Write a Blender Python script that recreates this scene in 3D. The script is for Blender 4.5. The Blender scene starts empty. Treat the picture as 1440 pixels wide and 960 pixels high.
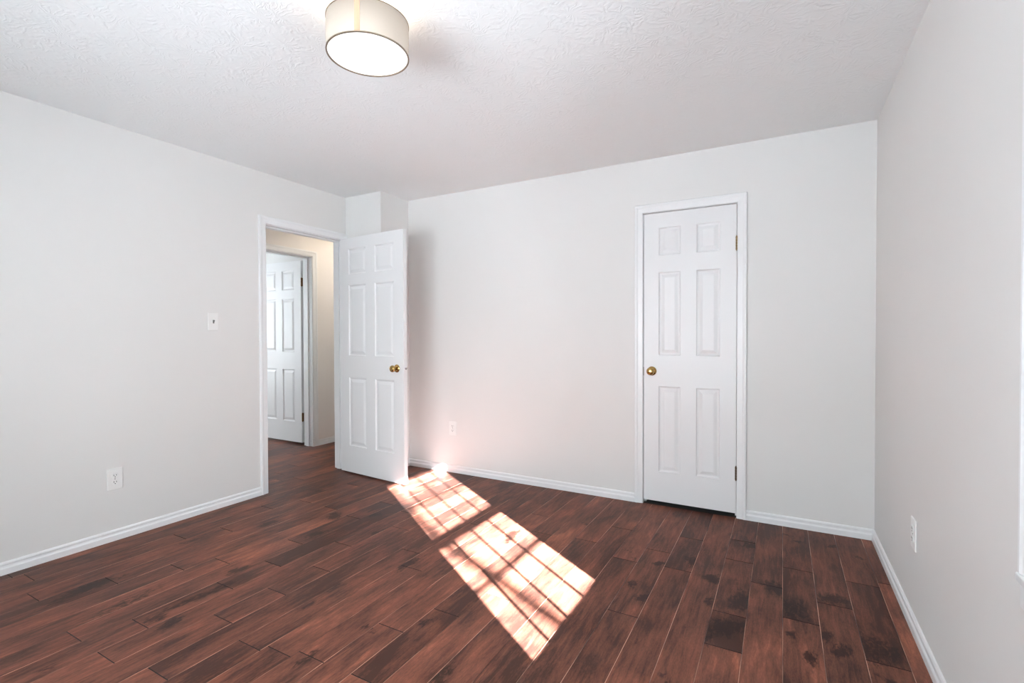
import bpy, bmesh, math, random
from mathutils import Vector, Matrix
random.seed(7)
scene = bpy.context.scene
COL = scene.collection

# ------------------------------------------------------------------ camera, sky, sun, exposure
F_PX, YAW, PITCH, ROLL, CAM_H = 689.97, 0.503622, -0.0137197, -0.0029103, 1.2053
cam_data = bpy.data.cameras.new('camera')
cam = bpy.data.objects.new('camera', cam_data); COL.objects.link(cam)
cam_data.sensor_width = 36.0
cam_data.lens = F_PX / 1440.0 * 36.0
cam_data.clip_start = 0.02
_f = Vector((-math.sin(YAW)*math.cos(PITCH), math.cos(YAW)*math.cos(PITCH), math.sin(PITCH)))
_r0 = Vector((math.cos(YAW), math.sin(YAW), 0)); _u0 = _r0.cross(_f)
_r = _r0*math.cos(ROLL) + _u0*math.sin(ROLL); _u = -_r0*math.sin(ROLL) + _u0*math.cos(ROLL)
cam.matrix_world = Matrix(((_r.x, _u.x, -_f.x, 0), (_r.y, _u.y, -_f.y, 0), (_r.z, _u.z, -_f.z, CAM_H), (0, 0, 0, 1)))
scene.camera = cam

scene.view_settings.view_transform = 'Standard'
scene.view_settings.look = 'None'
scene.view_settings.gamma = 1.0
scene.view_settings.exposure = 0.08
scene.view_settings.use_curve_mapping = False

SKY_STRENGTH = 14.5
SUN_STRENGTH = 205.0
LAMP_W = 1.5
HALL_FILL_W = 140.0
world = bpy.data.worlds.new('sky'); scene.world = world; world.use_nodes = True
wn = world.node_tree; wn.nodes.clear()
w_out = wn.nodes.new('ShaderNodeOutputWorld'); w_bg = wn.nodes.new('ShaderNodeBackground')
w_sky = wn.nodes.new('ShaderNodeTexSky'); w_sky.sky_type = 'HOSEK_WILKIE'
w_sky.sun_direction = Vector((0.884, -0.588, 0.4923)).normalized(); w_sky.turbidity = 4.0; w_sky.ground_albedo = 0.4
w_hsv = wn.nodes.new('ShaderNodeHueSaturation'); w_hsv.inputs['Saturation'].default_value = 0.28
w_mix = wn.nodes.new('ShaderNodeMixRGB'); w_mix.inputs[0].default_value = 0.65
w_mix.inputs[2].default_value = (0.86, 0.94, 1.0, 1)
wn.links.new(w_sky.outputs[0], w_hsv.inputs['Color']); wn.links.new(w_hsv.outputs[0], w_mix.inputs[1])
wn.links.new(w_mix.outputs[0], w_bg.inputs['Color']); wn.links.new(w_bg.outputs[0], w_out.inputs[0])
w_bg.inputs['Strength'].default_value = SKY_STRENGTH

SUN_DIR = Vector((-0.884, 0.588, -0.4923)).normalized()
sun_data = bpy.data.lights.new('sun', 'SUN'); sun_data.energy = SUN_STRENGTH; sun_data.angle = math.radians(0.53)
sun_data.color = (0.91, 1.0, 1.10)
sun = bpy.data.objects.new('sun', sun_data); COL.objects.link(sun)
sun.rotation_euler = SUN_DIR.to_track_quat('-Z', 'Y').to_euler(); sun.location = (6, -4, 5)

# ------------------------------------------------------------------ dimensions (metres)
XL, XR, YB, CH = -3.449, 0.475, 3.515, 2.44       # left, right, back wall faces, ceiling height
YR = -0.95                                          # rear wall face (behind the camera)
XC, YC = -3.0245, 3.16                              # boxed chase in the far left corner
HX = -4.451                                         # far wall of the hall
HW = 0.14                                           # thickness of the hall's far wall
D1A, D1B, DTOP = 2.372, 3.125, 2.05                 # bedroom doorway
CA, CB = -0.868, -0.260                             # closet doorway
HA, HB = 2.86, 3.602                                # doorway across the hall
FX0, FY0, FY1 = -7.6, 1.0, 5.2
FRY = 3.745                      # far room
WY0, WY1, WZ0, WZ1 = 0.661, 1.447, 0.665, 1.882     # window opening in the right wall
RX0, RX1, RZ0, RZ1 = -2.40, -0.30, 0.35, 2.00       # added unseen window in the rear wall, for soft fill
CAS = 0.058                                         # casing width

# ------------------------------------------------------------------ helpers
def P(o, label=None, cat=None, group=None, kind=None):
    if label: o['label'] = label
    if cat: o['category'] = cat
    if group: o['group'] = group
    if kind: o['kind'] = kind
    return o

def link(name, me, mat=None, parent=None, smooth=False):
    o = bpy.data.objects.new(name, me); COL.objects.link(o)
    if mat is not None:
        for m in (mat if isinstance(mat, (list, tuple)) else [mat]): me.materials.append(m)
    if smooth:
        for p in me.polygons: p.use_smooth = True
    if parent: o.parent = parent
    return o

def build(name, bm, mat=None, parent=None, smooth=False, recalc=True):
    if recalc: bmesh.ops.recalc_face_normals(bm, faces=bm.faces[:])
    me = bpy.data.meshes.new(name); bm.to_mesh(me); bm.free()
    return link(name, me, mat, parent, smooth)

def empty(name, loc=(0, 0, 0), rz=0.0, parent=None):
    o = bpy.data.objects.new(name, None); COL.objects.link(o)
    o.location = loc; o.rotation_euler = (0, 0, rz); o.empty_display_size = 0.1
    if parent: o.parent = parent
    return o

def box(bm, x0, x1, y0, y1, z0, z1):
    v = [bm.verts.new(c) for c in ((x0,y0,z0),(x1,y0,z0),(x1,y1,z0),(x0,y1,z0),(x0,y0,z1),(x1,y0,z1),(x1,y1,z1),(x0,y1,z1))]
    for f in ((0,3,2,1),(4,5,6,7),(0,1,5,4),(1,2,6,5),(2,3,7,6),(3,0,4,7)): bm.faces.new([v[i] for i in f])
    return v

def bevel_box(bm, x0, x1, y0, y1, z0, z1, b, seg=2):
    t = bmesh.new(); box(t, x0, x1, y0, y1, z0, z1)
    bmesh.ops.bevel(t, geom=t.edges[:], offset=b, segments=seg, affect='EDGES', profile=0.5)
    me = bpy.data.meshes.new('tmp'); t.to_mesh(me); t.free(); bm.from_mesh(me); bpy.data.meshes.remove(me)

def lathe(bm, prof, seg=40, axis='Z', origin=(0, 0, 0), cap=True):
    """prof = [(radius, height)], turned about the axis"""
    ox, oy, oz = origin; rings = []
    def pt(r, h, a):
        c, s = r*math.cos(a), r*math.sin(a)
        if axis == 'Z': return (ox+c, oy+s, oz+h)
        if axis == 'Y': return (ox+c, oy+h, oz+s)
        return (ox+h, oy+c, oz+s)
    for r, h in prof:
        if r < 1e-6: rings.append([bm.verts.new(pt(0, h, 0))])
        else: rings.append([bm.verts.new(pt(r, h, 2*math.pi*i/seg)) for i in range(seg)])
    for a, b in zip(rings, rings[1:]):
        for i in range(seg):
            j = (i+1) % seg
            if len(a) == 1 and len(b) == 1: continue
            if len(a) == 1: bm.faces.new((a[0], b[j], b[i]))
            elif len(b) == 1: bm.faces.new((a[i], a[j], b[0]))
            else: bm.faces.new((a[i], a[j], b[j], b[i]))
    if cap:
        for r in (rings[0], rings[-1]):
            if len(r) > 1: bm.faces.new(r)

def tube(bm, pts, radii, seg=10):
    rings = []
    for i, p in enumerate(pts):
        p = Vector(p)
        d = (Vector(pts[min(i+1, len(pts)-1)]) - Vector(pts[max(i-1, 0)])).normalized()
        a = d.orthogonal().normalized(); b = d.cross(a)
        if rings:
            a = (prev - d*prev.dot(d)).normalized(); b = d.cross(a)
        prev = a
        rings.append([bm.verts.new(p + (a*math.cos(t)+b*math.sin(t))*radii[i]) for t in [2*math.pi*k/seg for k in range(seg)]])
    for q, r in zip(rings, rings[1:]):
        for k in range(seg): bm.faces.new((q[k], q[(k+1) % seg], r[(k+1) % seg], r[k]))
    bm.faces.new(rings[0]); bm.faces.new(rings[-1])

def wall_mesh(axis, t0, t1, a0, a1, holes, z0=0.0, z1=CH):
    """a wall with thickness t0..t1 along `axis`, running a0..a1, with rectangular holes (h0, h1, zlo, zhi)"""
    bm = bmesh.new()
    al = sorted({a0, a1, *[h for q in holes for h in q[:2]]})
    zl = sorted({z0, z1, *[min(max(h, z0), z1) for q in holes for h in q[2:]]})
    solid = lambda i, j: 0 <= i < len(al)-1 and 0 <= j < len(zl)-1 and not any(
        q[0] < (al[i]+al[i+1])/2 < q[1] and q[2] < (zl[j]+zl[j+1])/2 < q[3] for q in holes)
    vc = {}
    def V(t, a, z):
        k = (round(t, 5), round(a, 5), round(z, 5))
        if k not in vc: vc[k] = bm.verts.new((t, a, z) if axis == 'x' else (a, t, z))
        return vc[k]
    for i in range(len(al)-1):
        for j in range(len(zl)-1):
            if not solid(i, j): continue
            p, q, r, s = al[i], al[i+1], zl[j], zl[j+1]
            for t in (t0, t1): bm.faces.new((V(t,p,r), V(t,q,r), V(t,q,s), V(t,p,s)))
            if not solid(i-1, j): bm.faces.new((V(t0,p,r), V(t1,p,r), V(t1,p,s), V(t0,p,s)))
            if not solid(i+1, j): bm.faces.new((V(t0,q,r), V(t1,q,r), V(t1,q,s), V(t0,q,s)))
            if not solid(i, j-1): bm.faces.new((V(t0,p,r), V(t1,p,r), V(t1,q,r), V(t0,q,r)))
            if not solid(i, j+1): bm.faces.new((V(t0,p,s), V(t1,p,s), V(t1,q,s), V(t0,q,s)))
    return bm

# ------------------------------------------------------------------ materials
def srgb(r, g, b):
    f = lambda c: (c/255/12.92) if c/255 <= 0.04045 else ((c/255+0.055)/1.055)**2.4
    return (f(r), f(g), f(b), 1)

def mat(name, color, rough=0.5, metal=0.0, spec=0.5):
    m = bpy.data.materials.new(name); m.use_nodes = True
    b = m.node_tree.nodes['Principled BSDF']
    b.inputs['Base Color'].default_value = color; b.inputs['Roughness'].default_value = rough
    b.inputs['Metallic'].default_value = metal; b.inputs['Specular IOR Level'].default_value = spec
    return m

def nd(m, t, **kw):
    n = m.node_tree.nodes.new(t)
    for k, v in kw.items(): setattr(n, k, v)
    return n
def ln(m, a, b): m.node_tree.links.new(a, b)
def bsdf(m): return m.node_tree.nodes['Principled BSDF']

def paint(name, color, rough, var=0.02, bump=0.02, scale=90.0):
    """rolled wall paint: faint roller stipple, faint large-scale unevenness of the coat"""
    m = mat(name, color, rough)
    tc = nd(m, 'ShaderNodeTexCoord'); n1 = nd(m, 'ShaderNodeTexNoise'); n2 = nd(m, 'ShaderNodeTexNoise')
    n1.inputs['Scale'].default_value = scale; n1.inputs['Detail'].default_value = 3
    n2.inputs['Scale'].default_value = 1.3; n2.inputs['Detail'].default_value = 2
    ln(m, tc.outputs['Object'], n1.inputs['Vector']); ln(m, tc.outputs['Object'], n2.inputs['Vector'])
    bp = nd(m, 'ShaderNodeBump'); bp.inputs['Strength'].default_value = bump; bp.inputs['Distance'].default_value = 0.004
    ln(m, n1.outputs['Fac'], bp.inputs['Height']); ln(m, bp.outputs[0], bsdf(m).inputs['Normal'])
    mr = nd(m, 'ShaderNodeMapRange'); mr.inputs['To Min'].default_value = 1-var; mr.inputs['To Max'].default_value = 1+var
    ln(m, n2.outputs['Fac'], mr.inputs['Value'])
    hs = nd(m, 'ShaderNodeHueSaturation'); hs.inputs['Color'].default_value = color
    ln(m, mr.outputs[0], hs.inputs['Value']); ln(m, hs.outputs[0], bsdf(m).inputs['Base Color'])
    return m

M_WALL = paint('wall_paint', (0.76, 0.75, 0.73, 1), 0.6)
M_HALL = paint('hall_paint', (0.80, 0.765, 0.735, 1), 0.6)
M_TRIM = paint('trim_paint', (0.83, 0.835, 0.835, 1), 0.32, 0.005, 0.006, 40)
M_DOOR = paint('door_paint', (0.80, 0.80, 0.80, 1), 0.38, 0.005, 0.01, 60)
M_PLATE = mat('white_plastic', (0.84, 0.84, 0.82, 1), 0.3)
M_SLOT = mat('dark_slot', (0.02, 0.02, 0.02, 1), 0.6)
M_TOGGLE = mat('grey_toggle', (0.16, 0.15, 0.14, 1), 0.4)
M_BRASS = mat('polished_brass', (0.46, 0.30, 0.11, 1), 0.13, 1.0)
M_BRASS_OLD = mat('tarnished_brass', (0.30, 0.22, 0.12, 1), 0.38, 1.0)
M_BRONZE = mat('dark_bronze', (0.12, 0.085, 0.055, 1), 0.42, 1.0)
M_BROWN = mat('brown_bronze', (0.16, 0.085, 0.04, 1), 0.4, 1.0)
M_STEEL = mat('grey_steel', (0.42, 0.41, 0.40, 1), 0.35, 1.0)
M_CLOSET_SHADE = mat('closet_shade_paint', (0.03, 0.028, 0.026, 1), 0.9)  # shade inside the closed closet put into the colour
for _m in (M_BRASS, M_BRASS_OLD, M_BRONZE, M_BROWN):
    _n = nd(_m, 'ShaderNodeTexNoise'); _n.inputs['Scale'].default_value = 60
    _r = nd(_m, 'ShaderNodeMapRange'); _b0 = bsdf(_m).inputs['Roughness'].default_value
    _r.inputs['To Min'].default_value = _b0*0.7; _r.inputs['To Max'].default_value = _b0*1.4
    ln(_m, _n.outputs['Fac'], _r.inputs['Value']); ln(_m, _r.outputs[0], bsdf(_m).inputs['Roughness'])

# ceiling: slap-brush (crow's foot) plaster texture, ridges fanning out from random stamp centres
def ceiling_material():
    m = mat('stamped_ceiling', (0.865, 0.89, 0.89, 1), 0.75)
    tc = nd(m, 'ShaderNodeTexCoord')
    warp = nd(m, 'ShaderNodeTexNoise'); warp.inputs['Scale'].default_value = 9; warp.inputs['Detail'].default_value = 2
    ln(m, tc.outputs['Object'], warp.inputs['Vector'])
    wsub = nd(m, 'ShaderNodeVectorMath', operation='MULTIPLY_ADD')
    ln(m, warp.outputs['Color'], wsub.inputs[0]); wsub.inputs[1].default_value = (0.10, 0.10, 0); ln(m, tc.outputs['Object'], wsub.inputs[2])
    heights = []
    for sc, off, k in ((5.5, 0.0, 17), (6.5, 3.7, 15)):
        ad = nd(m, 'ShaderNodeVectorMath', operation='ADD'); ad.inputs[1].default_value = (off, off*0.7, 0)
        ln(m, wsub.outputs[0], ad.inputs[0])
        vo = nd(m, 'ShaderNodeTexVoronoi', voronoi_dimensions='2D'); vo.inputs['Scale'].default_value = sc
        ln(m, ad.outputs[0], vo.inputs['Vector'])
        df = nd(m, 'ShaderNodeVectorMath', operation='SUBTRACT')
        ln(m, ad.outputs[0], df.inputs[0]); ln(m, vo.outputs['Position'], df.inputs[1])
        sx = nd(m, 'ShaderNodeSeparateXYZ'); ln(m, df.outputs[0], sx.inputs[0])
        at = nd(m, 'ShaderNodeMath', operation='ARCTAN2'); ln(m, sx.outputs[1], at.inputs[0]); ln(m, sx.outputs[0], at.inputs[1])
        nn = nd(m, 'ShaderNodeTexNoise'); nn.inputs['Scale'].default_value = 30; ln(m, tc.outputs['Object'], nn.inputs['Vector'])
        ma = nd(m, 'ShaderNodeMath', operation='MULTIPLY_ADD'); ma.inputs[1].default_value = k
        nm = nd(m, 'ShaderNodeMath', operation='MULTIPLY'); nm.inputs[1].default_value = 9
        ln(m, nn.outputs['Fac'], nm.inputs[0]); ln(m, at.outputs[0], ma.inputs[0]); ln(m, nm.outputs[0], ma.inputs[2])
        si = nd(m, 'ShaderNodeMath', operation='SINE'); ln(m, ma.outputs[0], si.inputs[0])
        n3 = nd(m, 'ShaderNodeTexNoise'); n3.inputs['Scale'].default_value = 14; ln(m, ad.outputs[0], n3.inputs['Vector'])
        th = nd(m, 'ShaderNodeMapRange'); th.inputs['From Min'].default_value = 0.40; th.inputs['From Max'].default_value = 0.62
        ln(m, n3.outputs['Fac'], th.inputs['Value'])
        mu = nd(m, 'ShaderNodeMath', operation='MULTIPLY'); ln(m, si.outputs[0], mu.inputs[0]); ln(m, th.outputs[0], mu.inputs[1])
        heights.append(mu)
    mx = nd(m, 'ShaderNodeMath', operation='MAXIMUM'); ln(m, heights[0].outputs[0], mx.inputs[0]); ln(m, heights[1].outputs[0], mx.inputs[1])
    bp = nd(m, 'ShaderNodeBump'); bp.inputs['Strength'].default_value = 0.22; bp.inputs['Distance'].default_value = 0.004
    ln(m, mx.outputs[0], bp.inputs['Height']); ln(m, bp.outputs[0], bsdf(m).inputs['Normal'])
    return m
M_CEIL = ceiling_material()

def floor_materials():
    """hand-scraped stained maple: tone and stains come from each board's own attributes"""
    m = mat('stained_maple', (0.1, 0.05, 0.04, 1), 0.36, 0.0, 0.09)
    tc = nd(m, 'ShaderNodeTexCoord')
    at = nd(m, 'ShaderNodeAttribute', attribute_name='tone'); st = nd(m, 'ShaderNodeAttribute', attribute_name='stain')
    of = nd(m, 'ShaderNodeAttribute', attribute_name='shift')
    cb = nd(m, 'ShaderNodeCombineXYZ'); ln(m, of.outputs['Fac'], cb.inputs[0]); ln(m, of.outputs['Fac'], cb.inputs[2])
    av = nd(m, 'ShaderNodeVectorMath', operation='ADD'); ln(m, tc.outputs['Object'], av.inputs[0]); ln(m, cb.outputs[0], av.inputs[1])
    def stretched(sx, sy, scale, detail, rough=0.55, dist=0.0):
        mp = nd(m, 'ShaderNodeMapping'); mp.inputs['Scale'].default_value = (sx, sy, 1); ln(m, av.outputs[0], mp.inputs['Vector'])
        n = nd(m, 'ShaderNodeTexNoise'); n.inputs['Scale'].default_value = scale; n.inputs['Detail'].default_value = detail
        n.inputs['Roughness'].default_value = rough; n.inputs['Distortion'].default_value = dist
        ln(m, mp.outputs[0], n.inputs['Vector']); return n
    grain = stretched(9, 0.9, 7, 8, 0.62, 0.6)        # long fibres
    cloud = stretched(1.6, 0.55, 5, 4, 0.55, 0.4)     # cloudy maple figure
    fleck = stretched(60, 14, 5, 3)                   # pores
    # base ramp from tone + cloud + grain
    s1 = nd(m, 'ShaderNodeMath', operation='MULTIPLY_ADD'); ln(m, cloud.outputs['Fac'], s1.inputs[0]); s1.inputs[1].default_value = 0.80; ln(m, at.outputs['Fac'], s1.inputs[2])
    s2 = nd(m, 'ShaderNodeMath', operation='MULTIPLY_ADD'); ln(m, grain.outputs['Fac'], s2.inputs[0]); s2.inputs[1].default_value = 0.60; ln(m, s1.outputs[0], s2.inputs[2])
    s3 = nd(m, 'ShaderNodeMath', operation='MULTIPLY_ADD'); ln(m, fleck.outputs['Fac'], s3.inputs[0]); s3.inputs[1].default_value = 0.26; ln(m, s2.outputs[0], s3.inputs[2])
    cr = nd(m, 'ShaderNodeValToRGB'); e = cr.color_ramp.elements
    e[0].position = 0.35; e[0].color = srgb(62, 38, 31); e[1].position = 1.0; e[1].color = srgb(168, 104, 78)
    q = cr.color_ramp.elements.new(0.68); q.color = srgb(116, 70, 55)
    mr = nd(m, 'ShaderNodeMapRange'); mr.inputs['From Min'].default_value = 0.40; mr.inputs['From Max'].default_value = 1.24
    ln(m, s3.outputs[0], mr.inputs['Value']); ln(m, mr.outputs[0], cr.inputs['Fac'])
    mx = nd(m, 'ShaderNodeMixRGB', blend_type='MIX'); mx.inputs[2].default_value = srgb(34, 21, 17)
    kn = stretched(22, 10, 3, 5, 0.6, 0.8)
    kn2 = nd(m, 'ShaderNodeMath', operation='MULTIPLY_ADD'); kn2.inputs[1].default_value = 1.5; kn2.inputs[2].default_value = -0.75
    ln(m, kn.outputs['Fac'], kn2.inputs[0])
    gate = nd(m, 'ShaderNodeMapRange'); gate.inputs['From Min'].default_value = 0.05; gate.inputs['From Max'].default_value = 0.3
    ln(m, st.outputs['Fac'], gate.inputs['Value'])
    kg = nd(m, 'ShaderNodeMath', operation='MULTIPLY'); ln(m, kn2.outputs[0], kg.inputs[0]); ln(m, gate.outputs[0], kg.inputs[1])
    ka = nd(m, 'ShaderNodeMath', operation='ADD'); ln(m, st.outputs['Fac'], ka.inputs[0]); ln(m, kg.outputs[0], ka.inputs[1])
    stn = nd(m, 'ShaderNodeMapRange', interpolation_type='SMOOTHSTEP'); stn.inputs['From Min'].default_value = 0.15; stn.inputs['From Max'].default_value = 0.58
    stn.inputs['To Max'].default_value = 0.85
    ln(m, ka.outputs[0], stn.inputs['Value'])
    ln(m, stn.outputs[0], mx.inputs[0]); ln(m, cr.outputs[0], mx.inputs[1]); ln(m, mx.outputs[0], bsdf(m).inputs['Base Color'])
    bp = nd(m, 'ShaderNodeBump'); bp.inputs['Strength'].default_value = 0.10; bp.inputs['Distance'].default_value = 0.003
    ln(m, cloud.outputs['Fac'], bp.inputs['Height'])
    b2 = nd(m, 'ShaderNodeBump'); b2.inputs['Strength'].default_value = 0.05; b2.inputs['Distance'].default_value = 0.001
    ln(m, grain.outputs['Fac'], b2.inputs['Height']); ln(m, bp.outputs[0], b2.inputs['Normal']); ln(m, b2.outputs[0], bsdf(m).inputs['Normal'])
    rr = nd(m, 'ShaderNodeMapRange'); rr.inputs['To Min'].default_value = 0.30; rr.inputs['To Max'].default_value = 0.44
    ln(m, cloud.outputs['Fac'], rr.inputs['Value']); ln(m, rr.outputs[0], bsdf(m).inputs['Roughness'])
    # eased long edges, glare off the bevels painted pale, and dark end joints
    w = mat('painted_edge_glare', srgb(176, 128, 106), 0.4)
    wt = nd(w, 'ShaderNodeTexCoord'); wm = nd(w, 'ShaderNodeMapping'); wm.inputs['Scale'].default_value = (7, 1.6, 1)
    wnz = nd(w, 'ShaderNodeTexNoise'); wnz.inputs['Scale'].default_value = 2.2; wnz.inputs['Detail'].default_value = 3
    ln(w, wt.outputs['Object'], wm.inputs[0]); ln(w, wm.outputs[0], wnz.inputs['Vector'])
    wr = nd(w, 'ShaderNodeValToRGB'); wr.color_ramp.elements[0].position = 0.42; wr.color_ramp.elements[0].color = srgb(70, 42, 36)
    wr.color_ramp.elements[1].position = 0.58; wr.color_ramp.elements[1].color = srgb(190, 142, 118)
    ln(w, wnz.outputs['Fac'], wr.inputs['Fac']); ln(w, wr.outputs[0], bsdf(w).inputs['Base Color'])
    d = mat('dark_board_joint', srgb(18, 12, 11), 0.9)
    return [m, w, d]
M_FLOOR = floor_materials()

def glass_material():
    m = bpy.data.materials.new('window_glass'); m.use_nodes = True; t = m.node_tree; t.nodes.clear()
    o = t.nodes.new('ShaderNodeOutputMaterial'); a = t.nodes.new('ShaderNodeBsdfTransparent'); g = t.nodes.new('ShaderNodeBsdfGlossy')
    g.inputs['Roughness'].default_value = 0.0; fr = t.nodes.new('ShaderNodeFresnel'); fr.inputs[0].default_value = 1.3
    x = t.nodes.new('ShaderNodeMixShader'); t.links.new(fr.outputs[0], x.inputs[0]); t.links.new(a.outputs[0], x.inputs[1]); t.links.new(g.outputs[0], x.inputs[2])
    t.links.new(x.outputs[0], o.inputs[0]); return m
M_GLASS = glass_material()

def glow(name, base, emit, strength, rough=0.7):
    m = mat(name, base, rough); b = bsdf(m)
    b.inputs['Emission Color'].default_value = emit; b.inputs['Emission Strength'].default_value = strength
    return m
M_SHADE = glow('cream_linen_shade', (0.32, 0.27, 0.22, 1), (1.0, 0.87, 0.75, 1), 0.16)
_sn = nd(M_SHADE, 'ShaderNodeTexNoise'); _sn.inputs['Scale'].default_value = 260; _sb = nd(M_SHADE, 'ShaderNodeBump'); _sb.inputs['Strength'].default_value = 0.08
ln(M_SHADE, _sn.outputs['Fac'], _sb.inputs['Height']); ln(M_SHADE, _sb.outputs[0], bsdf(M_SHADE).inputs['Normal'])
M_SEAM = glow('linen_seam', (0.34, 0.205, 0.125, 1), (1.0, 0.60, 0.32, 1), 0.03)
M_DIFF = glow('frosted_diffuser', (0.5, 0.5, 0.5, 1), (1.0, 0.98, 0.95, 1), 0.80)
M_DIFF_ADDED = glow('added_hall_diffuser', (0.5, 0.5, 0.5, 1), (1.0, 0.90, 0.80, 1), 16.0)  # diffuser of the added hall lamp, strong enough to light the hall
M_RIM = mat('bronze_rim', (0.22, 0.17, 0.12, 1), 0.4, 0.8)
M_BULB = glow('warm_bulb', (0.8, 0.8, 0.8, 1), (1.0, 0.82, 0.6, 1), 4.0)

# ------------------------------------------------------------------ shell: floor
PITCHW, X0 = 0.1348, 0.006
JOINTS = {-21: [1.380, 2.373], -20: [1.535], -18: [1.032, 1.388, 1.644], -16: [1.219, 1.473, 1.728, 2.329], -15: [.907],
          -14: [1.163, 2.109], -25: [.967], -23: [.901, 1.799, 2.378, 2.828], -22: [1.149], -12: [1.232], -11: [1.514, 2.945],
          -10: [1.238, 1.712, 2.683], -6: [2.578], -4: [2.597, 3.032], -2: [2.025, 2.287, 2.850, 3.136], -5: [2.071, 2.771],
          0: [2.372, 2.885], -1: [2.639], 1: [2.581], 2: [2.205, 2.867], -24: [1.600, 2.168], -19: [1.882, 2.324, 2.633],
          -17: [1.995, 2.561], -8: [2.711], -7: [2.986]}
# boards whose whole length is darker or lighter than the rest: (row, y inside, tone offset)
TONES = {(-18, 1.9): -0.42, (-2, 2.15): -0.30, (-10, 1.9): -0.16, (0, 2.6): -0.26, (1, 2.8): -0.12, (2, 2.5): -0.16, (-4, 2.8): -0.18,
         (-2, 3.0): -0.20, (-2, 3.3): -0.14, (-6, 2.2): -0.10, (-11, 1.2): 0.16, (-5, 1.8): 0.10, (-15, 1.5): -0.14, (-1, 2.0): 0.08,
         (-3, 2.4): 0.06, (-2, 1.6): 0.10, (-16, 2.0): 0.06, (-12, 1.0): 0.16, (-13, 1.2): 0.12, (-17, 1.4): 0.04, (-25, 1.4): -0.06,
         (-22, .8): -0.25, (-24, 1.1): 0.0, (0, 2.0): 0.06, (1, 2.0): -0.04, (2, 1.9): 0.04, (-23, 2.1): 0.06, (-14, 1.6): -0.10}
# knots and mineral streaks: (x, y, half-width, half-length, strength)
STAINS = [(-1.42, 2.58, .030, .075, .85), (-1.40, 2.50, .016, .05, .8),
          (-.29, 2.58, .04, .05, .9), (-.40, 2.72, .05, .07, .8), (-.56, 2.62, .03, .03, .9),
          (-.13, 3.10, .09, .05, .8), (-.02, 2.62, .06, .07, .85), (-.16, 2.42, .05, .09, .8), (-.20, 2.18, .07, .08, .75),
          (.06, 2.48, .07, .10, .55), (.05, 2.40, .03, .05, .6), (.20, 2.64, .07, .06, .7), (.30, 2.30, .09, .12, .6),
          (.10, 3.28, .03, .02, .8), (.02, 3.36, .04, .02, .5), (.16, 2.30, .02, .05, .8), (.20, 2.22, .03, .06, .8), (.04, 2.25, .02, .03, .8),
          (-.55, 2.25, .03, .05, .75), (-.62, 2.34, .03, .05, .6), (-.28, 2.35, .02, .04, .8), (-.26, 2.05, .02, .04, .8),
          (-1.72, 1.98, .03, .09, .75), (-1.88, 1.63, .02, .06, .6), (-2.44, 1.52, .03, .06, .8), (-2.9, 1.05, .045, .16, .75),
          (-2.36, 1.28, .03, .2, .6), (-2.25, 1.10, .03, .06, .75), (-2.35, 1.08, .05, .05, .6), (-3.05, 1.62, .03, .10, .5), (-2.60, 1.10, .05, .2, .45),
          (-2.47, 2.02, .03, .07, .8), (-2.88, 1.98, .03, .08, .7), (-2.62, 2.28, .05, .06, .8), (-2.40, 2.42, .04, .05, .7), (-2.17, 2.2, .02, .03, .7),
          (-1.05, 1.38, .04, .07, .6), (-1.30, 1.62, .03, .05, .6), (-.35, 1.75, .03, .05, .4), (.25, 3.3, .03, .03, .7), (.37, 3.2, .02, .03, .6),
          (.33, 2.10, .02, .03, .8), (.10, 2.12, .025, .05, .7), (-1.10, 2.95, .04, .03, .4), (-.75, 2.70, .03, .05, .35)]
_kn = random.Random(21)
for _ in range(95):
    _q = (_kn.uniform(-3.4, .45), _kn.uniform(-.9, 3.4), _kn.uniform(.008, .03), _kn.uniform(.015, .07), _kn.uniform(.2, .7))
    if not (-2.9 < _q[0] < -.7 and 1.5 < _q[1] < 3.45): STAINS.append(_q)
for _ in range(25):
    STAINS.append((_kn.uniform(-5.5, -3.5), _kn.uniform(1, 5), _kn.uniform(.01, .03), _kn.uniform(.02, .07), _kn.uniform(.2, .6)))

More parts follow.
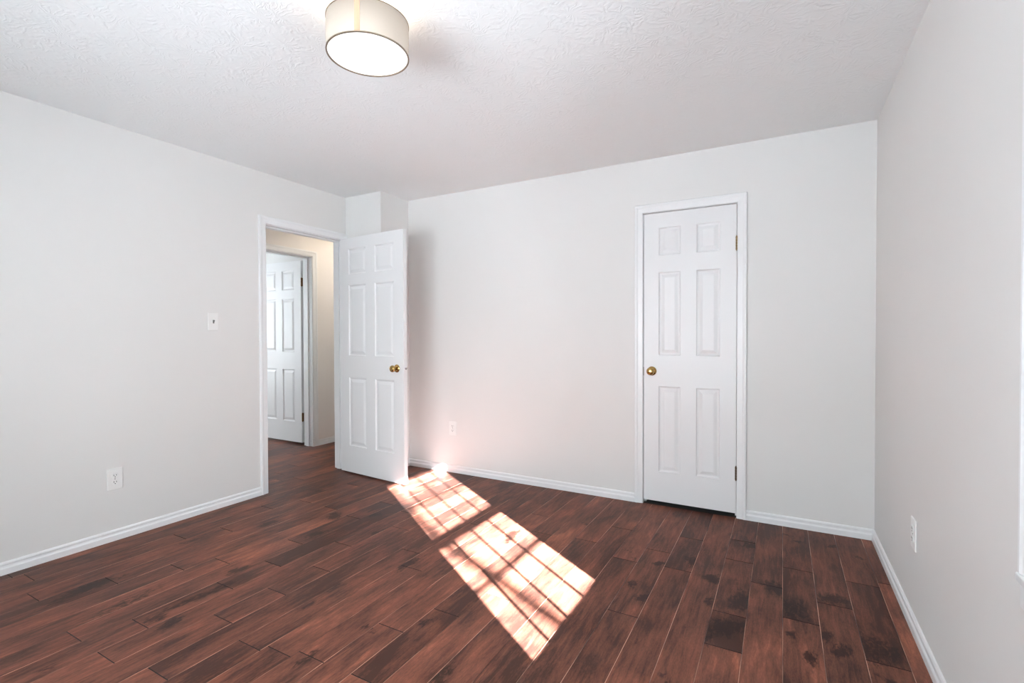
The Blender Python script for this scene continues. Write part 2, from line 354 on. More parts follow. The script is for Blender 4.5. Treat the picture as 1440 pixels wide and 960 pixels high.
def make_floor():
    rnd = random.Random(3); bm = bmesh.new()
    tone = bm.verts.layers.float.new('tone'); stain = bm.verts.layers.float.new('stain'); shift = bm.verts.layers.float.new('shift')
    GAP, DEP, EGAP = 0.0011, 0.0013, 0.0019
    r0 = math.floor((FX0 - X0)/PITCHW)
    for r in range(r0, 4):
        xa, xb = X0 + r*PITCHW, X0 + (r+1)*PITCHW
        xb = min(xb, XR + 0.13)
        if xb <= xa + 0.01: continue
        inside = xb > XL
        y0, y1 = (YR - 0.1, YB + 0.75) if inside else (FY0 - 0.1, FY1 + 0.1)
        js = list(JOINTS.get(r, [])) if inside else []
        # carry on past the joints that show, with boards of ordinary random lengths
        lo = min(js) if js else rnd.uniform(y0+.3, y1); hi = max(js) if js else lo
        if not js: js.append(lo)
        while lo - y0 > 0.25:
            lo -= rnd.uniform(.35, 1.15)
            if inside and r in JOINTS and lo > 1.0: lo = min(lo, 0.86)
            js.append(lo)
        while y1 - hi > 0.25:
            hi += rnd.uniform(.4, 1.2)
            if inside and hi < 3.52: hi = max(hi, 3.6)
            js.append(hi)
        js = sorted({y0, y1, *[j for j in js if y0 + .05 < j < y1 - .05]})
        for ya, yb in zip(js, js[1:]):
            tn = rnd.uniform(-0.08, 0.10); sh = rnd.uniform(0, 40)
            for (tr, ty), tv in TONES.items():
                if tr == r and ya < ty < yb: tn = tv*0.42
            near = [s for s in STAINS if xa - s[2] < s[0] < xb + s[2] and ya - s[3]*2 < s[1] < yb + s[3]*2 and xa < s[0] < xb]
            step = 0.02 if inside and near else 0.3
            nx = 8 if near else 1
            ny = max(1, int(math.ceil((yb - ya)/step)))
            xs = [xa + GAP + (xb - xa - 2*GAP)*i/nx for i in range(nx+1)]
            ys = [ya + EGAP + (yb - ya - 2*EGAP)*j/ny for j in range(ny+1)]
            def mk(x, y, z):
                v = bm.verts.new((x, y, z)); v[tone] = tn; v[shift] = sh
                s = 0.0
                for sx, sy, sw, sl, sv in near:
                    dx, dy = (x-sx)/sw, (y-sy)/sl
                    dx += 0.35*math.sin(dy*2.3 + sx*17); d = dx*dx + dy*dy
                    if d < 6: s = max(s, sv*math.exp(-d*0.9))
                v[stain] = s
                return v
            g = [[mk(x, y, 0) for y in ys] for x in xs]
            for i in range(nx):
                for j in range(ny): bm.faces.new((g[i][j], g[i+1][j], g[i+1][j+1], g[i][j+1])).material_index = 0
            # eased edges falling into the seams
            for i, xo in ((0, xa), (nx, xb)):
                lowv = [mk(xo, y, -DEP) for y in ys]
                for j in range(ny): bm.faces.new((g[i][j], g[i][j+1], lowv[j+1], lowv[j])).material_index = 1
            for j, yo in ((0, ya), (ny, yb)):
                lowv = [mk(x, yo, -DEP) for x in xs]
                for i in range(nx): bm.faces.new((g[i][j], g[i+1][j], lowv[i+1], lowv[i])).material_index = 2
    # sub-floor closing every seam
    f = [bm.verts.new(c) for c in ((FX0-.2, YR-.1, -.02), (XR+.13, YR-.1, -.02), (XR+.13, FY1+.2, -.02), (FX0-.2, FY1+.2, -.02))]
    bm.faces.new(f).material_index = 2
    for q in bm.faces:
        q.normal_update()
        if q.normal.z < 0: q.normal_flip()
    o = build('floor', bm, M_FLOOR, recalc=False)
    return P(o, 'reddish brown hardwood plank floor with dark knots and a sunlit window patch', 'floor', kind='structure')
make_floor()

# ------------------------------------------------------------------ shell: walls and ceiling
def struct(name, bm, m, label, cat, **kw):
    return P(build(name, bm, m, **kw), label, cat, kind='structure')

WT = 0.12
struct('wall_left', wall_mesh('x', XL-WT, XL, YR-WT, 4.35, [(D1A-.012, D1B+.012, -1, DTOP+.012)]), M_WALL,
       'off-white side wall pierced by the open bedroom doorway', 'wall')
struct('wall_back', wall_mesh('y', YB, YB+WT, XL, XR+.16, [(CA-.012, CB+.012, -1, 2.072)]), M_WALL,
       'off-white far wall holding the closed narrow closet door', 'wall')
struct('wall_right', wall_mesh('x', XR, XR+.15, YR-.15, YB, [(WY0, WY1, WZ0, WZ1)]), M_WALL,
       'plain off-white wall with one outlet, running out beside the camera', 'wall')
struct('wall_rear', wall_mesh('y', YR-.15, YR, XL, XR, [(RX0, RX1, RZ0, RZ1)]), M_WALL,
       'off-white wall behind the camera with an added fill window', 'wall')
bm = bmesh.new(); box(bm, XL, XC, YC, YB, 0, CH)
struct('wall_chase', bm, M_WALL, 'boxed-out column of wall behind the open door in the corner', 'wall')
struct('wall_hall', wall_mesh('x', HX-HW, HX, FY0, FY1, [(HA-.012, HB+.012, -1, 2.06)]), M_HALL,
       'beige hall wall seen through the open doorway', 'wall')
bm = bmesh.new(); box(bm, HX, XL-WT, FY0-WT, FY0, 0, CH); struct('wall_hall_front', bm, M_HALL, 'end wall closing the near end of the hall', 'wall')
bm = bmesh.new(); box(bm, HX, XL-WT, FY1, FY1+WT, 0, CH); struct('wall_hall_rear', bm, M_HALL, 'end wall closing the far end of the hall', 'wall')
bm = bmesh.new(); box(bm, XL-WT, XL, 4.35, FY1+WT, 0, CH); struct('wall_hall_side', bm, M_HALL, 'hall wall continuing past the bedroom', 'wall')
struct('wall_far_room', wall_mesh('x', FX0-.12, FX0, FY0, FRY, [(1.4, 3.4, .5, 2.15)]), M_WALL, 'wall of the room across the hall with an added window', 'wall')
bm = bmesh.new(); box(bm, FX0-.12, HX-HW, FY0-WT, FY0, 0, CH); struct('wall_far_front', bm, M_WALL, 'near side wall of the room across the hall', 'wall')
bm = bmesh.new(); box(bm, FX0-.12, HX-HW, FRY, FRY+WT, 0, CH); struct('wall_far_rear', bm, M_WALL, 'far side wall of the room across the hall', 'wall')
# closet behind the narrow door, its shade painted as near-black colour
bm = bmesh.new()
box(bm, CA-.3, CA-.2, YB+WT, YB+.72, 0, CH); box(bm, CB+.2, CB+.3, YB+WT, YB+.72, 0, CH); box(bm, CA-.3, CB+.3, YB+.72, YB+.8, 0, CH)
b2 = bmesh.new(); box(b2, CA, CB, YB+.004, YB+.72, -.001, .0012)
struct('closet_shade_floor', b2, M_CLOSET_SHADE, 'near-black sheet painting the shade in the gap under the closed door', 'floor')
struct('wall_closet', bm, M_CLOSET_SHADE, 'inside walls of the closet, shade painted in near-black', 'wall')
bm = bmesh.new(); box(bm, FX0-.12, XR+.15, YR-.15, FY1+WT, CH, CH+.12)
struct('ceiling', bm, M_CEIL, 'white ceiling stamped with fan-shaped plaster texture', 'ceiling')

# ------------------------------------------------------------------ trim
def casing_profile():
    return [(0, 0), (0, .008), (.005, .0105), (.018, .0115), (.034, .0125), (.043, .0165), (.054, .0165), (CAS, .013), (CAS, 0)]

def casing(bm, a0, a1, zt, to3, z0=0.0, four=False, wide=1.0):
    """casing round an opening a0..a1 up to zt; to3(a, z, depth) gives the point in space"""
    pr = casing_profile(); rows = []
    for u, v in pr:
        u *= wide
        path = [(a0-u, z0 - (u if four else 0)), (a0-u, zt+u), (a1+u, zt+u), (a1+u, z0 - (u if four else 0))]
        rows.append([bm.verts.new(to3(a, z, v)) for a, z in path])
    n = 4
    for r, s in zip(rows, rows[1:]):
        for i in range(n if four else n-1):
            j = (i+1) % n
            bm.faces.new((r[i], r[j], s[j], s[i]))
    if not four:
        bm.faces.new([r[0] for r in rows]); bm.faces.new([r[3] for r in rows])

def jamb(bm, a0, a1, zt, d0, d1, to3, stop=None, t=.012):
    """lining boards of a doorway between depths d0..d1, with a door stop"""
    def bx(p0, p1, q0, q1, e0, e1):
        vs = [bm.verts.new(to3(a, z, d)) for a, z, d in ((p0,q0,e0),(p1,q0,e0),(p1,q1,e0),(p0,q1,e0),(p0,q0,e1),(p1,q0,e1),(p1,q1,e1),(p0,q1,e1))]
        for f in ((0,3,2,1),(4,5,6,7),(0,1,5,4),(1,2,6,5),(2,3,7,6),(3,0,4,7)): bm.faces.new([vs[i] for i in f])
    bx(a0-t, a0, 0, zt+t, d0, d1); bx(a1, a1+t, 0, zt+t, d0, d1); bx(a0, a1, zt, zt+t, d0, d1)
    if stop:
        s0, s1 = stop
        bx(a0, a0+.011, 0, zt-.011, s0, s1); bx(a1-.011, a1, 0, zt-.011, s0, s1); bx(a0, a1, zt-.011, zt, s0, s1)

R5 = .005
def trim(name, fn, label):
    bm = bmesh.new(); fn(bm)
    return struct(name, bm, M_TRIM, label, 'trim')
L3 = lambda a, z, d: (XL+d, a, z)
trim('trim_1', lambda b: (casing(b, D1A-R5+.007, D1B+R5-.019, DTOP+R5, L3), jamb(b, D1A, D1B, DTOP, -WT, 0, L3, (-.085, -.040))),
     'white moulded casing and jamb framing the open bedroom doorway')
B3 = lambda a, z, d: (a, YB-d, z)
trim('trim_2', lambda b: (casing(b, CA-.001, CB+.001, 2.062, B3), jamb(b, CA, CB, 2.060, -WT, 0, B3, (-.085, -.040))),
     'white moulded casing round the closed closet door')
H3 = lambda a, z, d: (HX+d, a, z)
trim('trim_3', lambda b: (casing(b, HA-R5, HB+R5, 2.048+R5, H3), jamb(b, HA, HB, 2.048, -HW, 0, H3, (-.10, -.055))),
     'white moulded casing of the doorway across the hall')

BB = [(0, 0), (.0145, 0), (.0145, .030), (.0125, .034), (.0095, .038), (.0085, .046), (.0105, .050), (.0100, .056), (.0060, .062), (0, .0635)]
def baseboard(name, segs, label):
    """segs: (start xy, end xy, inward normal xy, mitre at start, mitre at end)"""
    bm = bmesh.new()
    for (sx, sy), (ex, ey), (nx, ny), m0, m1 in segs:
        d = Vector((ex-sx, ey-sy)).normalized(); rows = []
        for v, z in BB:
            rows.append((bm.verts.new((sx + nx*v + d.x*v*m0, sy + ny*v + d.y*v*m0, z)), bm.verts.new((ex + nx*v - d.x*v*m1, ey + ny*v - d.y*v*m1, z))))
        for r, s in zip(rows, rows[1:]): bm.faces.new((r[0], r[1], s[1], s[0]))
        bm.faces.new([r[0] for r in rows]); bm.faces.new([r[1] for r in rows])
    return struct(name, bm, M_TRIM, label, 'baseboard')
baseboard('baseboard_left', [((XL, YR), (XL, D1A-CAS+.002), (1, 0), 1, 0)], 'white baseboard below the wall with the light switch')
baseboard('baseboard_back', [((XC, YB), (CA-CAS-.001, YB), (0, -1), 0, 0)], 'white baseboard running from the open door to the closet')
baseboard('baseboard_back_corner', [((CB+CAS+.001, YB), (XR, YB), (0, -1), 0, 1)], 'short white baseboard between the closet and the corner')
baseboard('baseboard_right', [((XR, YB), (XR, YR), (-1, 0), 1, 1)], 'white baseboard leading away from the corner beside the camera')
baseboard('baseboard_chase', [((XL, YC), (XC, YC), (0, -1), 0, -1), ((XC, YC), (XC, YB), (1, 0), -1, 1)], 'baseboard wrapped round the boxed column')
baseboard('baseboard_hall', [((HX, HB+CAS+R5), (HX, FY1), (1, 0), 0, 0), ((HX, FY0), (HX, HA-CAS-R5), (1, 0), 0, 0)], 'white baseboard along the beige hall wall')
baseboard('baseboard_rear', [((XL, YR), (XR, YR), (0, 1), 1, 1)], 'white baseboard below the added rear window')

# ------------------------------------------------------------------ six-panel doors
def six_panel(root, W, H, T, xs, zs, m):
    """slab with six through openings and six raised panels as children; x from the hinge, y = thickness, z up"""
    rects = [(xs[c*2], xs[c*2+1], zs[r*2], zs[r*2+1]) for r in range(3) for c in range(2)]
    xl = [0] + xs + [W]; zl = [0] + zs + [H]
    bm = bmesh.new(); h = T/2; S, DP = .011, .0095
    cell = lambda i, j: any(abs(xl[i]-q[0]) < 1e-6 and abs(zl[j]-q[2]) < 1e-6 for q in rects)
    for y in (-h, h):
        g = [[bm.verts.new((x, y, z)) for z in zl] for x in xl]
        for i in range(len(xl)-1):
            for j in range(len(zl)-1):
                if not cell(i, j): bm.faces.new((g[i][j], g[i+1][j], g[i+1][j+1], g[i][j+1]))
    ring = lambda x0, x1, z0, z1, y: [bm.verts.new(c) for c in ((x0,y,z0),(x1,y,z0),(x1,y,z1),(x0,y,z1))]
    def band(a, b):
        for k in range(4): bm.faces.new((a[k], a[(k+1) % 4], b[(k+1) % 4], b[k]))
    band(ring(0, W, 0, H, -h), ring(0, W, 0, H, h))
    for x0, x1, z0, z1 in rects:
        sg = []
        for s in (-1, 1):
            a = ring(x0, x1, z0, z1, s*h); b = ring(x0+S*.35, x1-S*.35, z0+S*.35, z1-S*.35, s*(h-DP*.75)); c = ring(x0+S, x1-S, z0+S, z1-S, s*(h-DP))
            band(a, b); band(b, c); sg.append(c)
        band(sg[0], sg[1])
    bmesh.ops.remove_doubles(bm, verts=bm.verts[:], dist=1e-5)
    build('slab', bm, m, root)
    for x0, x1, z0, z1 in rects:
        bm = bmesh.new(); lays = []
        for s in (-1, 1):
            L = []
            for ins, d in ((S, DP), (S+.006, DP), (S+.028, .0025), (S+.031, .0025)):
                L.append([bm.verts.new(c) for c in ((x0+ins,s*(h-d),z0+ins),(x1-ins,s*(h-d),z0+ins),(x1-ins,s*(h-d),z1-ins),(x0+ins,s*(h-d),z1-ins))])
            for a, b in zip(L, L[1:]): band(a, b)
            bm.faces.new(L[-1]); lays.append(L[0])
        band(lays[0], lays[1])
        build('panel', bm, m, root)

def knob_set(root, x, z, y_face, s, m=M_BRASS):
    """knob with its rosette standing off the face y_face towards s"""
    bm = bmesh.new()
    pr = [(.0, .0645), (.010, .0640), (.018, .0620), (.0240, .0575), (.0275, .050), (.0270, .0430), (.0225, .0370), (.0155, .0330), (.0115, .029), (.0105, .020), (.0115, .010), (.0, .010)]
    lathe(bm, [(r, s*h) for r, h in pr], 36, 'Y', (x, y_face, z), cap=False)
    k = build('knob', bm, m, root, smooth=True)
    bm = bmesh.new()
    pr = [(.0, 0), (.0325, 0), (.0325, .002), (.030, .0055), (.022, .009), (.014, .012), (.0, .012)]
    lathe(bm, [(r, s*h) for r, h in pr], 36, 'Y', (x, y_face, z), cap=False)
    build('rosette', bm, m, k, smooth=True)
    return k

def hinge(parent, loc, m, leaves, hgt=.089):
    """butt hinge: knuckled barrel and leaf plates; leaves = list of (x0,x1,y0,y1) about the pin"""
    bm = bmesh.new(); n = 5; g = .0007; r = .0074
    for k in range(n):
        z0 = -hgt/2 + k*hgt/n + g; z1 = -hgt/2 + (k+1)*hgt/n - g
        lathe(bm, [(r*.9, z0), (r, z0+.0008), (r, z1-.0008), (r*.9, z1)], 14, 'Z', loc)
    lathe(bm, [(.0, -hgt/2-.006), (.004, -hgt/2-.005), (.0045, -hgt/2-.001), (.003, 0), (.0045, hgt/2+.001), (.004, hgt/2+.005), (0, hgt/2+.006)], 12, 'Z', loc, cap=False)
    o = build('hinge', bm, m, parent)
    for q in leaves:
        b2 = bmesh.new(); bevel_box(b2, loc[0]+q[0], loc[0]+q[1], loc[1]+q[2], loc[1]+q[3], loc[2]-hgt/2, loc[2]+hgt/2, .0006, 1)
        build('leaf', b2, m, o)
    return o

COLS = [.115, .340, .452, .680]; ROWS = [.232, .826, 1.018, 1.628, 1.722, 1.940]
# --- door_1: the open bedroom door, hinged at the far jamb
DW = 0.792
d1 = empty('door_1', (XL+.028, 3.086, .012), math.radians(-5.1))
P(d1, 'white six-panel door standing open in the corner, brass knob', 'door', kind='structure')
DT = .0345
six_panel(d1, DW, 2.036, DT, COLS, ROWS, M_DOOR)
knob_set(d1, .712, .925, -DT/2, -1); knob_set(d1, .712, .925, DT/2, 1)
bm = bmesh.new(); bevel_box(bm, DW-.0005, DW+.0012, -.0125, .0125, .897, .953, .0004, 1)
lt = build('latch_plate', bm, M_DOOR, d1)
bm = bmesh.new(); lathe(bm, [(.0085, 0), (.0085, .008), (.006, .010), (0, .010)], 20, 'X', (DW+.001, 0, .925)); build('latch_bolt', bm, M_STEEL, lt, smooth=False)
for z in (.285, 1.80): hinge(d1, (-.006, DT/2+.004, z), M_BRASS_OLD, [(.006, .0075, -.03, 0)])

# --- door_2: the closed closet door
d2 = empty('door_2', (CB-.003, YB+.0205, .028), math.pi)
P(d2, 'closed narrow white six-panel closet door with a round brass knob', 'door', kind='structure')
CW = (CB - CA) - .006
six_panel(d2, CW, 2.027, DT, [.100, .248, .352, .498], [.210, .812, 1.030, 1.612, 1.730, 1.922], M_DOOR)
knob_set(d2, .545, .918, DT/2, 1)
bm = bmesh.new(); bevel_box(bm, CW-.0005, CW+.0026, DT/2-.004, DT/2+.0035, .885, .945, .0005, 1); build('latch_plate', bm, M_BRONZE, d2)
hinge(d2, (-.0015, DT/2+.0065, 1.770), M_BRASS_OLD, [(-.0012, .0004, -.028, 0)])
hinge(d2, (-.0015, DT/2+.0065, .265), M_BRONZE, [(-.0012, .0004, -.028, 0)])

# --- door_3: door across the hall, swung right back into the far room
d3 = empty('door_3', (HX-HW-.040, HB+.019, .022), math.pi)
P(d3, 'white six-panel door across the hall, open, with brown hinges', 'door', kind='structure')
six_panel(d3, .745, 2.005, DT, [.112, .318, .427, .633], [.225, .805, 1.00, 1.590, 1.690, 1.905], M_DOOR)
knob_set(d3, .680, .93, DT/2, 1)
for z in (.283, 1.768): hinge(d3, (-.014, DT/2+.001, z), M_BROWN, [(.0135, .0150, -.032, -.001), (-.030, -.006, -.0040, -.0025)])

# ------------------------------------------------------------------ windows
def sash(parent, x, y0, y1, z0, z1, stile, bot, top, cols, rows, mt, depth=.032):
    """one sash lying in the plane x, with muntins, and a pane of glass as its child"""
    bm = bmesh.new(); a, b = x-depth/2, x+depth/2
    box(bm, a, b, y0, y0+stile, z0, z1); box(bm, a, b, y1-stile, y1, z0, z1)
    box(bm, a, b, y0+stile, y1-stile, z0, z0+bot); box(bm, a, b, y0+stile, y1-stile, z1-top, z1)
    s = build('sash', bm, M_TRIM, parent)
    bm = bmesh.new(); g0, g1, h0, h1 = y0+stile, y1-stile, z0+bot, z1-top
    for k in range(1, cols):
        y = g0 + (g1-g0)*k/cols; box(bm, x-.005, x+.005, y-mt/2, y+mt/2, h0, h1)
    ym = [g0] + [g0 + (g1-g0)*k/cols for k in range(1, cols)] + [g1]
    for k in range(1, rows):
        z = h0 + (h1-h0)*k/rows
        for q in range(cols): box(bm, x-.005, x+.005, ym[q]+(mt/2 if q else 0), ym[q+1]-(mt/2 if q < cols-1 else 0), z-mt/2, z+mt/2)
    build('muntin_grid', bm, M_TRIM, s)
    bm = bmesh.new(); v = [bm.verts.new((x, y, z)) for y, z in ((g0,h0),(g1,h0),(g1,h1),(g0,h1))]; bm.faces.new(v)
    build('pane', bm, M_GLASS, s)
    return s

w1 = empty('window_1', (XR, (WY0+WY1)/2, WZ0))
P(w1, 'white double-hung window with gridded sashes at the picture edge', 'window', kind='structure')
def at_parent(o, par):
    o.matrix_parent_inverse = Matrix.Translation(-Vector(par.location)); return o
def wparts():
    R3 = lambda a, z, d: (XR-d, a, z)
    bm = bmesh.new(); pr = casing_profile()
    casing(bm, WY0, WY1, WZ1, R3, z0=WZ0+.012, wide=.72)
    o = [build('casing', bm, M_TRIM, w1)]
    bm = bmesh.new(); bevel_box(bm, XR-.020, XR+.06, WY0-CAS*.72-.006, WY1+CAS*.72+.003, WZ0-.008, WZ0+.012, .005, 3); o.append(build('sill', bm, M_TRIM, w1))
    bm = bmesh.new(); bevel_box(bm, XR-.012, XR, WY0-CAS*.72, WY1+CAS*.72, WZ0-.065, WZ0-.008, .003, 2); o.append(build('apron', bm, M_TRIM, w1))
    bm = bmesh.new()
    box(bm, XR, XR+.15, WY0, WY0+.004, WZ0, WZ1); box(bm, XR, XR+.15, WY1-.004, WY1, WZ0, WZ1); box(bm, XR, XR+.15, WY0, WY1, WZ1-.004, WZ1); box(bm, XR, XR+.17, WY0, WY1, WZ0, WZ0+.01)
    o.append(build('frame', bm, M_TRIM, w1))
    o.append(sash(w1, XR+.050, WY0+.004, WY1-.004, WZ0+.012, 1.290, .013, .055, .046, 4, 2, .014))
    o.append(sash(w1, XR+.088, WY0+.004, WY1-.004, 1.252, WZ1-.004, .013, .060, .036, 4, 2, .014))
    for q in o: at_parent(q, w1)
wparts()

w2 = empty('added_window_rear', ((RX0+RX1)/2, YR, RZ0))  # added window out of view, gives soft fill light
P(w2, 'wide white window added unseen behind the camera for fill light', 'window', kind='structure')
R4 = lambda a, z, d: (a, YR+d, z)
bm = bmesh.new(); casing(bm, RX0, RX1, RZ1, R4, z0=RZ0, four=True); at_parent(build('casing', bm, M_TRIM, w2), w2)
bm = bmesh.new()
for x0, x1 in ((RX0, RX0+.04), (RX1-.04, RX1), ((RX0+RX1)/2-.03, (RX0+RX1)/2+.03)): box(bm, x0, x1, YR-.11, YR-.03, RZ0, RZ1)
for a, b in ((RX0+.04, (RX0+RX1)/2-.03), ((RX0+RX1)/2+.03, RX1-.04)):
    for z0, z1 in ((RZ0, RZ0+.05), (RZ1-.05, RZ1)): box(bm, a, b, YR-.10, YR-.04, z0, z1)
at_parent(build('frame', bm, M_TRIM, w2), w2)
for a, b in ((RX0+.04, (RX0+RX1)/2-.03), ((RX0+RX1)/2+.03, RX1-.04)):
    bm = bmesh.new(); bm.faces.new([bm.verts.new((x, YR-.07, z)) for x, z in ((a,RZ0+.05),(b,RZ0+.05),(b,RZ1-.05),(a,RZ1-.05))])
    at_parent(build('pane', bm, M_GLASS, w2), w2)

w3 = empty('added_window_far', (FX0, 2.45, .7))  # unseen window added to bring daylight into the far room
P(w3, 'unseen window added to light the room across the hall', 'window', kind='structure')
bm = bmesh.new()
for y0, y1 in ((1.4, 1.45), (3.35, 3.4), (2.38, 2.42)): box(bm, FX0-.09, FX0-.03, y0, y1, .5, 2.15)
for z0, z1 in ((.5, .55), (2.1, 2.15)): box(bm, FX0-.09, FX0-.03, 1.45, 2.38, z0, z1); box(bm, FX0-.09, FX0-.03, 2.42, 3.35, z0, z1)
at_parent(build('frame', bm, M_TRIM, w3), w3)
for a, b in ((1.45, 2.38), (2.42, 3.35)):
    bm = bmesh.new(); bm.faces.new([bm.verts.new((FX0-.06, y, z)) for y, z in ((a,.55),(b,.55),(b,2.1),(a,2.1))])
    at_parent(build('pane', bm, M_GLASS, w3), w3)

# daylight portals: sampling hints for the sky in the window openings, they give no light of their own
def portal(name, loc, d, sx, sy):
    l = bpy.data.lights.new(name, 'AREA'); l.shape = 'RECTANGLE'; l.size = sx; l.size_y = sy; l.energy = 1
    l.cycles.is_portal = True
    o = bpy.data.objects.new(name, l); COL.objects.link(o); o.location = loc
    o.rotation_euler = Vector(d).to_track_quat('-Z', 'Z').to_euler()
portal('window_portal', (XR+.16, (WY0+WY1)/2, (WZ0+WZ1)/2), (-1, 0, 0), WY1-WY0, WZ1-WZ0)
portal('window_portal', ((RX0+RX1)/2, YR-.16, (RZ0+RZ1)/2), (0, 1, 0), RX1-RX0, RZ1-RZ0)
portal('window_portal', (FX0-.13, 2.40, 1.325), (1, 0, 0), 2.0, 1.65)

# ------------------------------------------------------------------ outside: added sun-blocking wall, pale bounce ground, young tree
bm = bmesh.new(); box(bm, XR+.15, XR+.40, -3.35, YR-.15, -.6, 4.0)  # unseen wall added to block sun from the rear window
struct('added_sun_blocker', bm, M_WALL, 'unseen wall added to keep sun off the rear window', 'wall')
M_BOUNCE_GROUND = paint('bounce_ground', (0.82, 0.83, 0.84, 1), 0.9, .04, .3, 30)  # unseen yard, colour raised to bounce sun onto the ceiling
bm = bmesh.new(); box(bm, -16, 16, -16, 16, -.9, -.6); struct('ground', bm, M_BOUNCE_GROUND, 'unseen pale yard brightened to bounce light indoors', 'ground')
M_BARK = paint('bark', (0.12, 0.09, 0.07, 1), 0.9, .3, .6, 40)
tr = empty('young_tree', (6.0, -2.30, -.6)); P(tr, 'slender young tree in the yard outside the window', 'tree')
bm = bmesh.new()
TX = 6.0
tp = [(TX, -2.30, -.6), (TX, -2.42, 1.0), (TX, -2.54, 2.4)]
for xf, c in ((-.60, 1.375), (-.8025, 1.338), (-.934, 1.310), (-1.10, 1.280), (-1.29, 1.2455), (-1.48, 1.200), (-1.67, 1.142), (-1.9, 1.120), (-2.75, 1.100), (-3.4, 1.09)):
    tp.append((TX, c - .665*TX, (TX - xf)*.4923/.884))
tube(bm, tp, [.060, .052, .045, .040, .038, .037, .037, .037, .037, .036, .034, .026, .012])
at_parent(build('trunk', bm, M_BARK, tr, smooth=True), tr)
rt = random.Random(5)
for k in range(5):
    z = 4.45 + .14*k; s = -1 if k % 2 else -.6
    bm = bmesh.new(); p0 = Vector((TX, -2.880-.002*k, z)); p1 = p0 + Vector((rt.uniform(-.2, .2), s*rt.uniform(.16, .3), .2)); p2 = p1 + Vector((rt.uniform(-.1, .1), s*.15, .12))
    tube(bm, [p0, p1, p2], [.010, .007, .003], 6)
    br = at_parent(build('branch', bm, M_BARK, tr, smooth=True), tr)

# ------------------------------------------------------------------ ceiling lamps
def ceiling_lamp(x, y, label, group, watt, r=.150, zb=2.262, zt=2.382):
    root = empty('ceiling_lamp', (x, y, CH)); P(root, label, 'lamp', group)
    T = lambda o: at_parent(o, root)
    bm = bmesh.new(); n = 72
    lathe(bm, [(r, zb), (r, zt), (r-.002, zt), (r-.002, zb), (r, zb)], n, 'Z', (x, y, 0), cap=False)
    sh = T(build('shade', bm, M_SHADE, root, smooth=False))
    for p in sh.data.polygons: p.use_smooth = abs(p.normal.z) < .5
    # sewn seam strip on the side that faces the room
    ang = math.atan2(SEAM[1]-y, SEAM[0]-x) if watt == LAMP_W else 0
    bm = bmesh.new(); half = .0095/r; m = 6; rows = []
    for k in range(m+1):
        a = ang - half + 2*half*k/m
        rows.append([bm.verts.new((x+q*math.cos(a), y+q*math.sin(a), z)) for q, z in ((r+.0002, zb+.002), (r+.0016, zb+.002), (r+.0016, zt-.002), (r+.0002, zt-.002))])
    for a, b in zip(rows, rows[1:]):
        for i in range(4): bm.faces.new((a[i], b[i], b[(i+1) % 4], a[(i+1) % 4]))
    bm.faces.new(rows[0]); bm.faces.new(rows[-1])
    T(build('seam', bm, M_SEAM, root))
    for z0, z1 in ((zb-.0022, zb+.0018), (zt-.0016, zt+.0012)):
        bm = bmesh.new(); lathe(bm, [(r+.0016, z0), (r+.0016, z1), (r-.0035, z1), (r-.0035, z0), (r+.0016, z0)], n, 'Z', (x, y, 0), cap=False)
        T(build('rim', bm, M_RIM, root))
    bm = bmesh.new(); lathe(bm, [(0, zb+.001), (r-.004, zb+.001), (r-.004, zb+.005), (0, zb+.005)], n, 'Z', (x, y, 0), cap=False)
    T(build('diffuser', bm, M_DIFF if watt == LAMP_W else M_DIFF_ADDED, root))
    bm = bmesh.new(); lathe(bm, [(0, CH-.028), (.045, CH-.026), (.058, CH-.018), (.062, CH), (0, CH)], 40, 'Z', (x, y, 0), cap=False)
    cp = T(build('canopy', bm, M_PLATE, root, smooth=True))
    bm = bmesh.new(); lathe(bm, [(.006, zb+.07), (.006, CH-.026)], 14, 'Z', (x, y, 0)); T(build('stem', bm, M_RIM, root))
    for k in range(3):
        bm = bmesh.new(); a = k*2*math.pi/3 + .4
        tube(bm, [(x+.004*math.cos(a), y+.004*math.sin(a), zt-.02), (x+(r-.003)*math.cos(a), y+(r-.003)*math.sin(a), zt-.02)], [.0022, .0022], 8)
        T(build('spider_arm', bm, M_RIM, root))
    for s in (-1, 1):
        bx, by = x+s*.055, y+s*.02
        bm = bmesh.new(); lathe(bm, [(0, zb+.030), (.020, zb+.036), (.028, zb+.050), (.026, zb+.066), (.014, zb+.084), (.012, zb+.095), (0, zb+.095)], 24, 'Z', (bx, by, 0), cap=False)
        T(build('bulb', bm, M_BULB, root, smooth=True))
        l = bpy.data.lights.new('bulb_light', 'POINT'); l.energy = watt/2; l.color = (1.0, .84, .66); l.shadow_soft_size = .02
        lo = bpy.data.objects.new('bulb_light', l); COL.objects.link(lo); lo.location = (bx, by, zt-.012)
    return root
SEAM = (-1.299, 1.248)
ceiling_lamp(-1.376, 1.377, 'round cream drum ceiling lamp glowing white, with an orange-tan seam', 'ceiling lamps', LAMP_W)
ceiling_lamp(-3.98, 4.0, 'unseen drum lamp added to light the hall beyond the doorway', 'ceiling lamps', HALL_FILL_W)  # unseen lamp added to brighten the hall

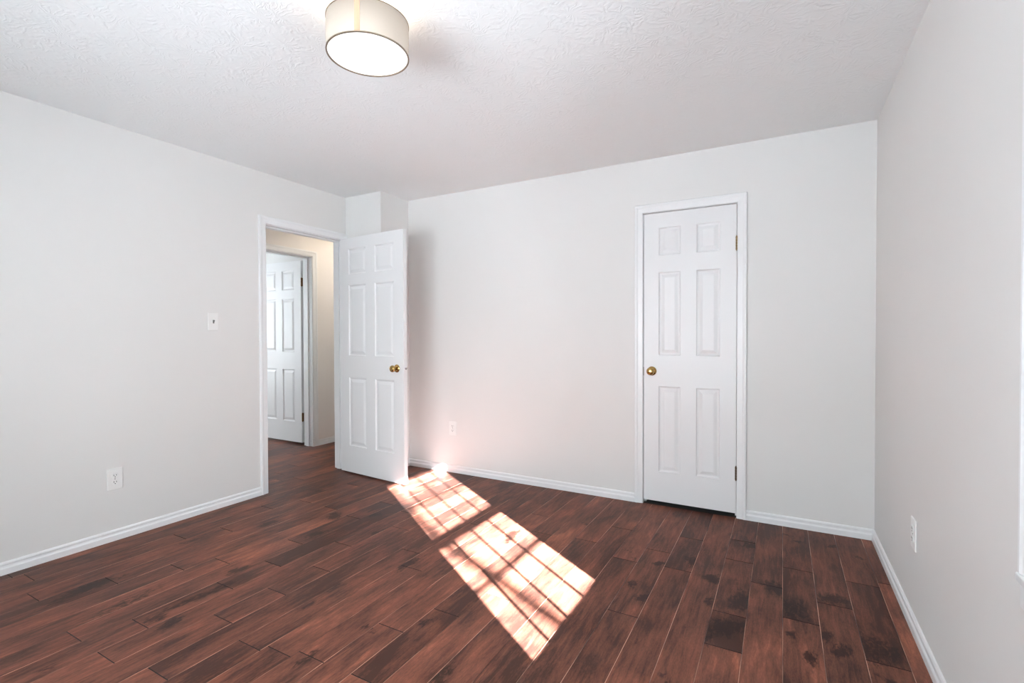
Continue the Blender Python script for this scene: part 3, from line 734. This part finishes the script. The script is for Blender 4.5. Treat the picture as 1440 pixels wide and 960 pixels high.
# ------------------------------------------------------------------ outlets and switch (local: x right, y out of the wall = -y, z up)
def duplex_outlet(loc, rz, label):
    root = empty('wall_outlet', loc, rz); P(root, label, 'outlet', 'duplex wall outlets')
    bm = bmesh.new(); bevel_box(bm, -.039, .039, -.006, 0, -.0625, .0625, .0028, 3); build('cover_plate', bm, M_PLATE, root)
    for s in (1, -1):
        cz = s*.0195; bm = bmesh.new(); pts = []
        for k in range(32):
            a = 2*math.pi*k/32; px, pz = .0172*math.cos(a), .0172*math.sin(a); pz = max(-.0142, min(.0142, pz)); pts.append((px, pz))
        f0 = [bm.verts.new((px, -.0055, cz+pz)) for px, pz in pts]; f1 = [bm.verts.new((px, -.0082, cz+pz)) for px, pz in pts]; f2 = [bm.verts.new((px*.94, -.0088, cz+pz*.94)) for px, pz in pts]
        for a, b in ((f0, f1), (f1, f2)):
            for k in range(32): bm.faces.new((a[k], a[(k+1) % 32], b[(k+1) % 32], b[k]))
        bm.faces.new(f2)
        rc = build('receptacle', bm, M_PLATE, root)
        for dx, hh in ((-.0064, .0046), (.0064, .0040)):
            bm = bmesh.new(); box(bm, dx-.0014, dx+.0014, -.0092, -.0086, cz+.003-hh, cz+.003+hh); build('slot', bm, M_SLOT, rc)
        bm = bmesh.new(); lathe(bm, [(.0027, -.0092), (.0027, -.0086)], 16, 'Y', (0, 0, cz-.0078)); build('ground_hole', bm, M_SLOT, rc)
    bm = bmesh.new(); lathe(bm, [(.0034, -.0055), (.0034, -.0070), (.0024, -.0076), (0, -.0076)], 16, 'Y', (0, 0, 0)); build('screw', bm, M_STEEL, root)
    return root
duplex_outlet((XL, 1.393, .363), math.pi/2, 'white duplex outlet low on the wall under the light switch')
duplex_outlet((-2.531, YB, .386), 0.0, 'white duplex outlet on the wall just past the open door')
duplex_outlet((XR, 2.530, .390), -math.pi/2, 'white duplex outlet on the wall beside the camera, seen edge-on')

sw = empty('light_switch', (XL, 1.976, 1.302), math.pi/2); P(sw, 'white toggle light switch on the wall beside the open doorway', 'light switch')
bm = bmesh.new(); bevel_box(bm, -.0355, .0355, -.006, 0, -.060, .060, .0028, 3); build('cover_plate', bm, M_PLATE, sw)
bm = bmesh.new(); box(bm, -.0052, .0052, -.0064, -.0058, -.012, .012); build('toggle_slot', bm, M_TOGGLE, sw)
bm = bmesh.new()
v = [bm.verts.new(c) for c in ((-.004,-.006,-.006),(.004,-.006,-.006),(.004,-.006,.006),(-.004,-.006,.006),(-.003,-.017,.004),(.003,-.017,.004),(.003,-.0165,.0105),(-.003,-.0165,.0105))]
for f in ((0,1,5,4),(1,2,6,5),(2,3,7,6),(3,0,4,7),(4,5,6,7),(3,2,1,0)): bm.faces.new([v[i] for i in f])
build('toggle', bm, M_TOGGLE, sw)
for z in (-.030, .030):
    bm = bmesh.new(); lathe(bm, [(.0032, -.0055), (.0032, -.0070), (.0022, -.0075), (0, -.0075)], 16, 'Y', (0, 0, z)); build('screw', bm, M_PLATE, sw)
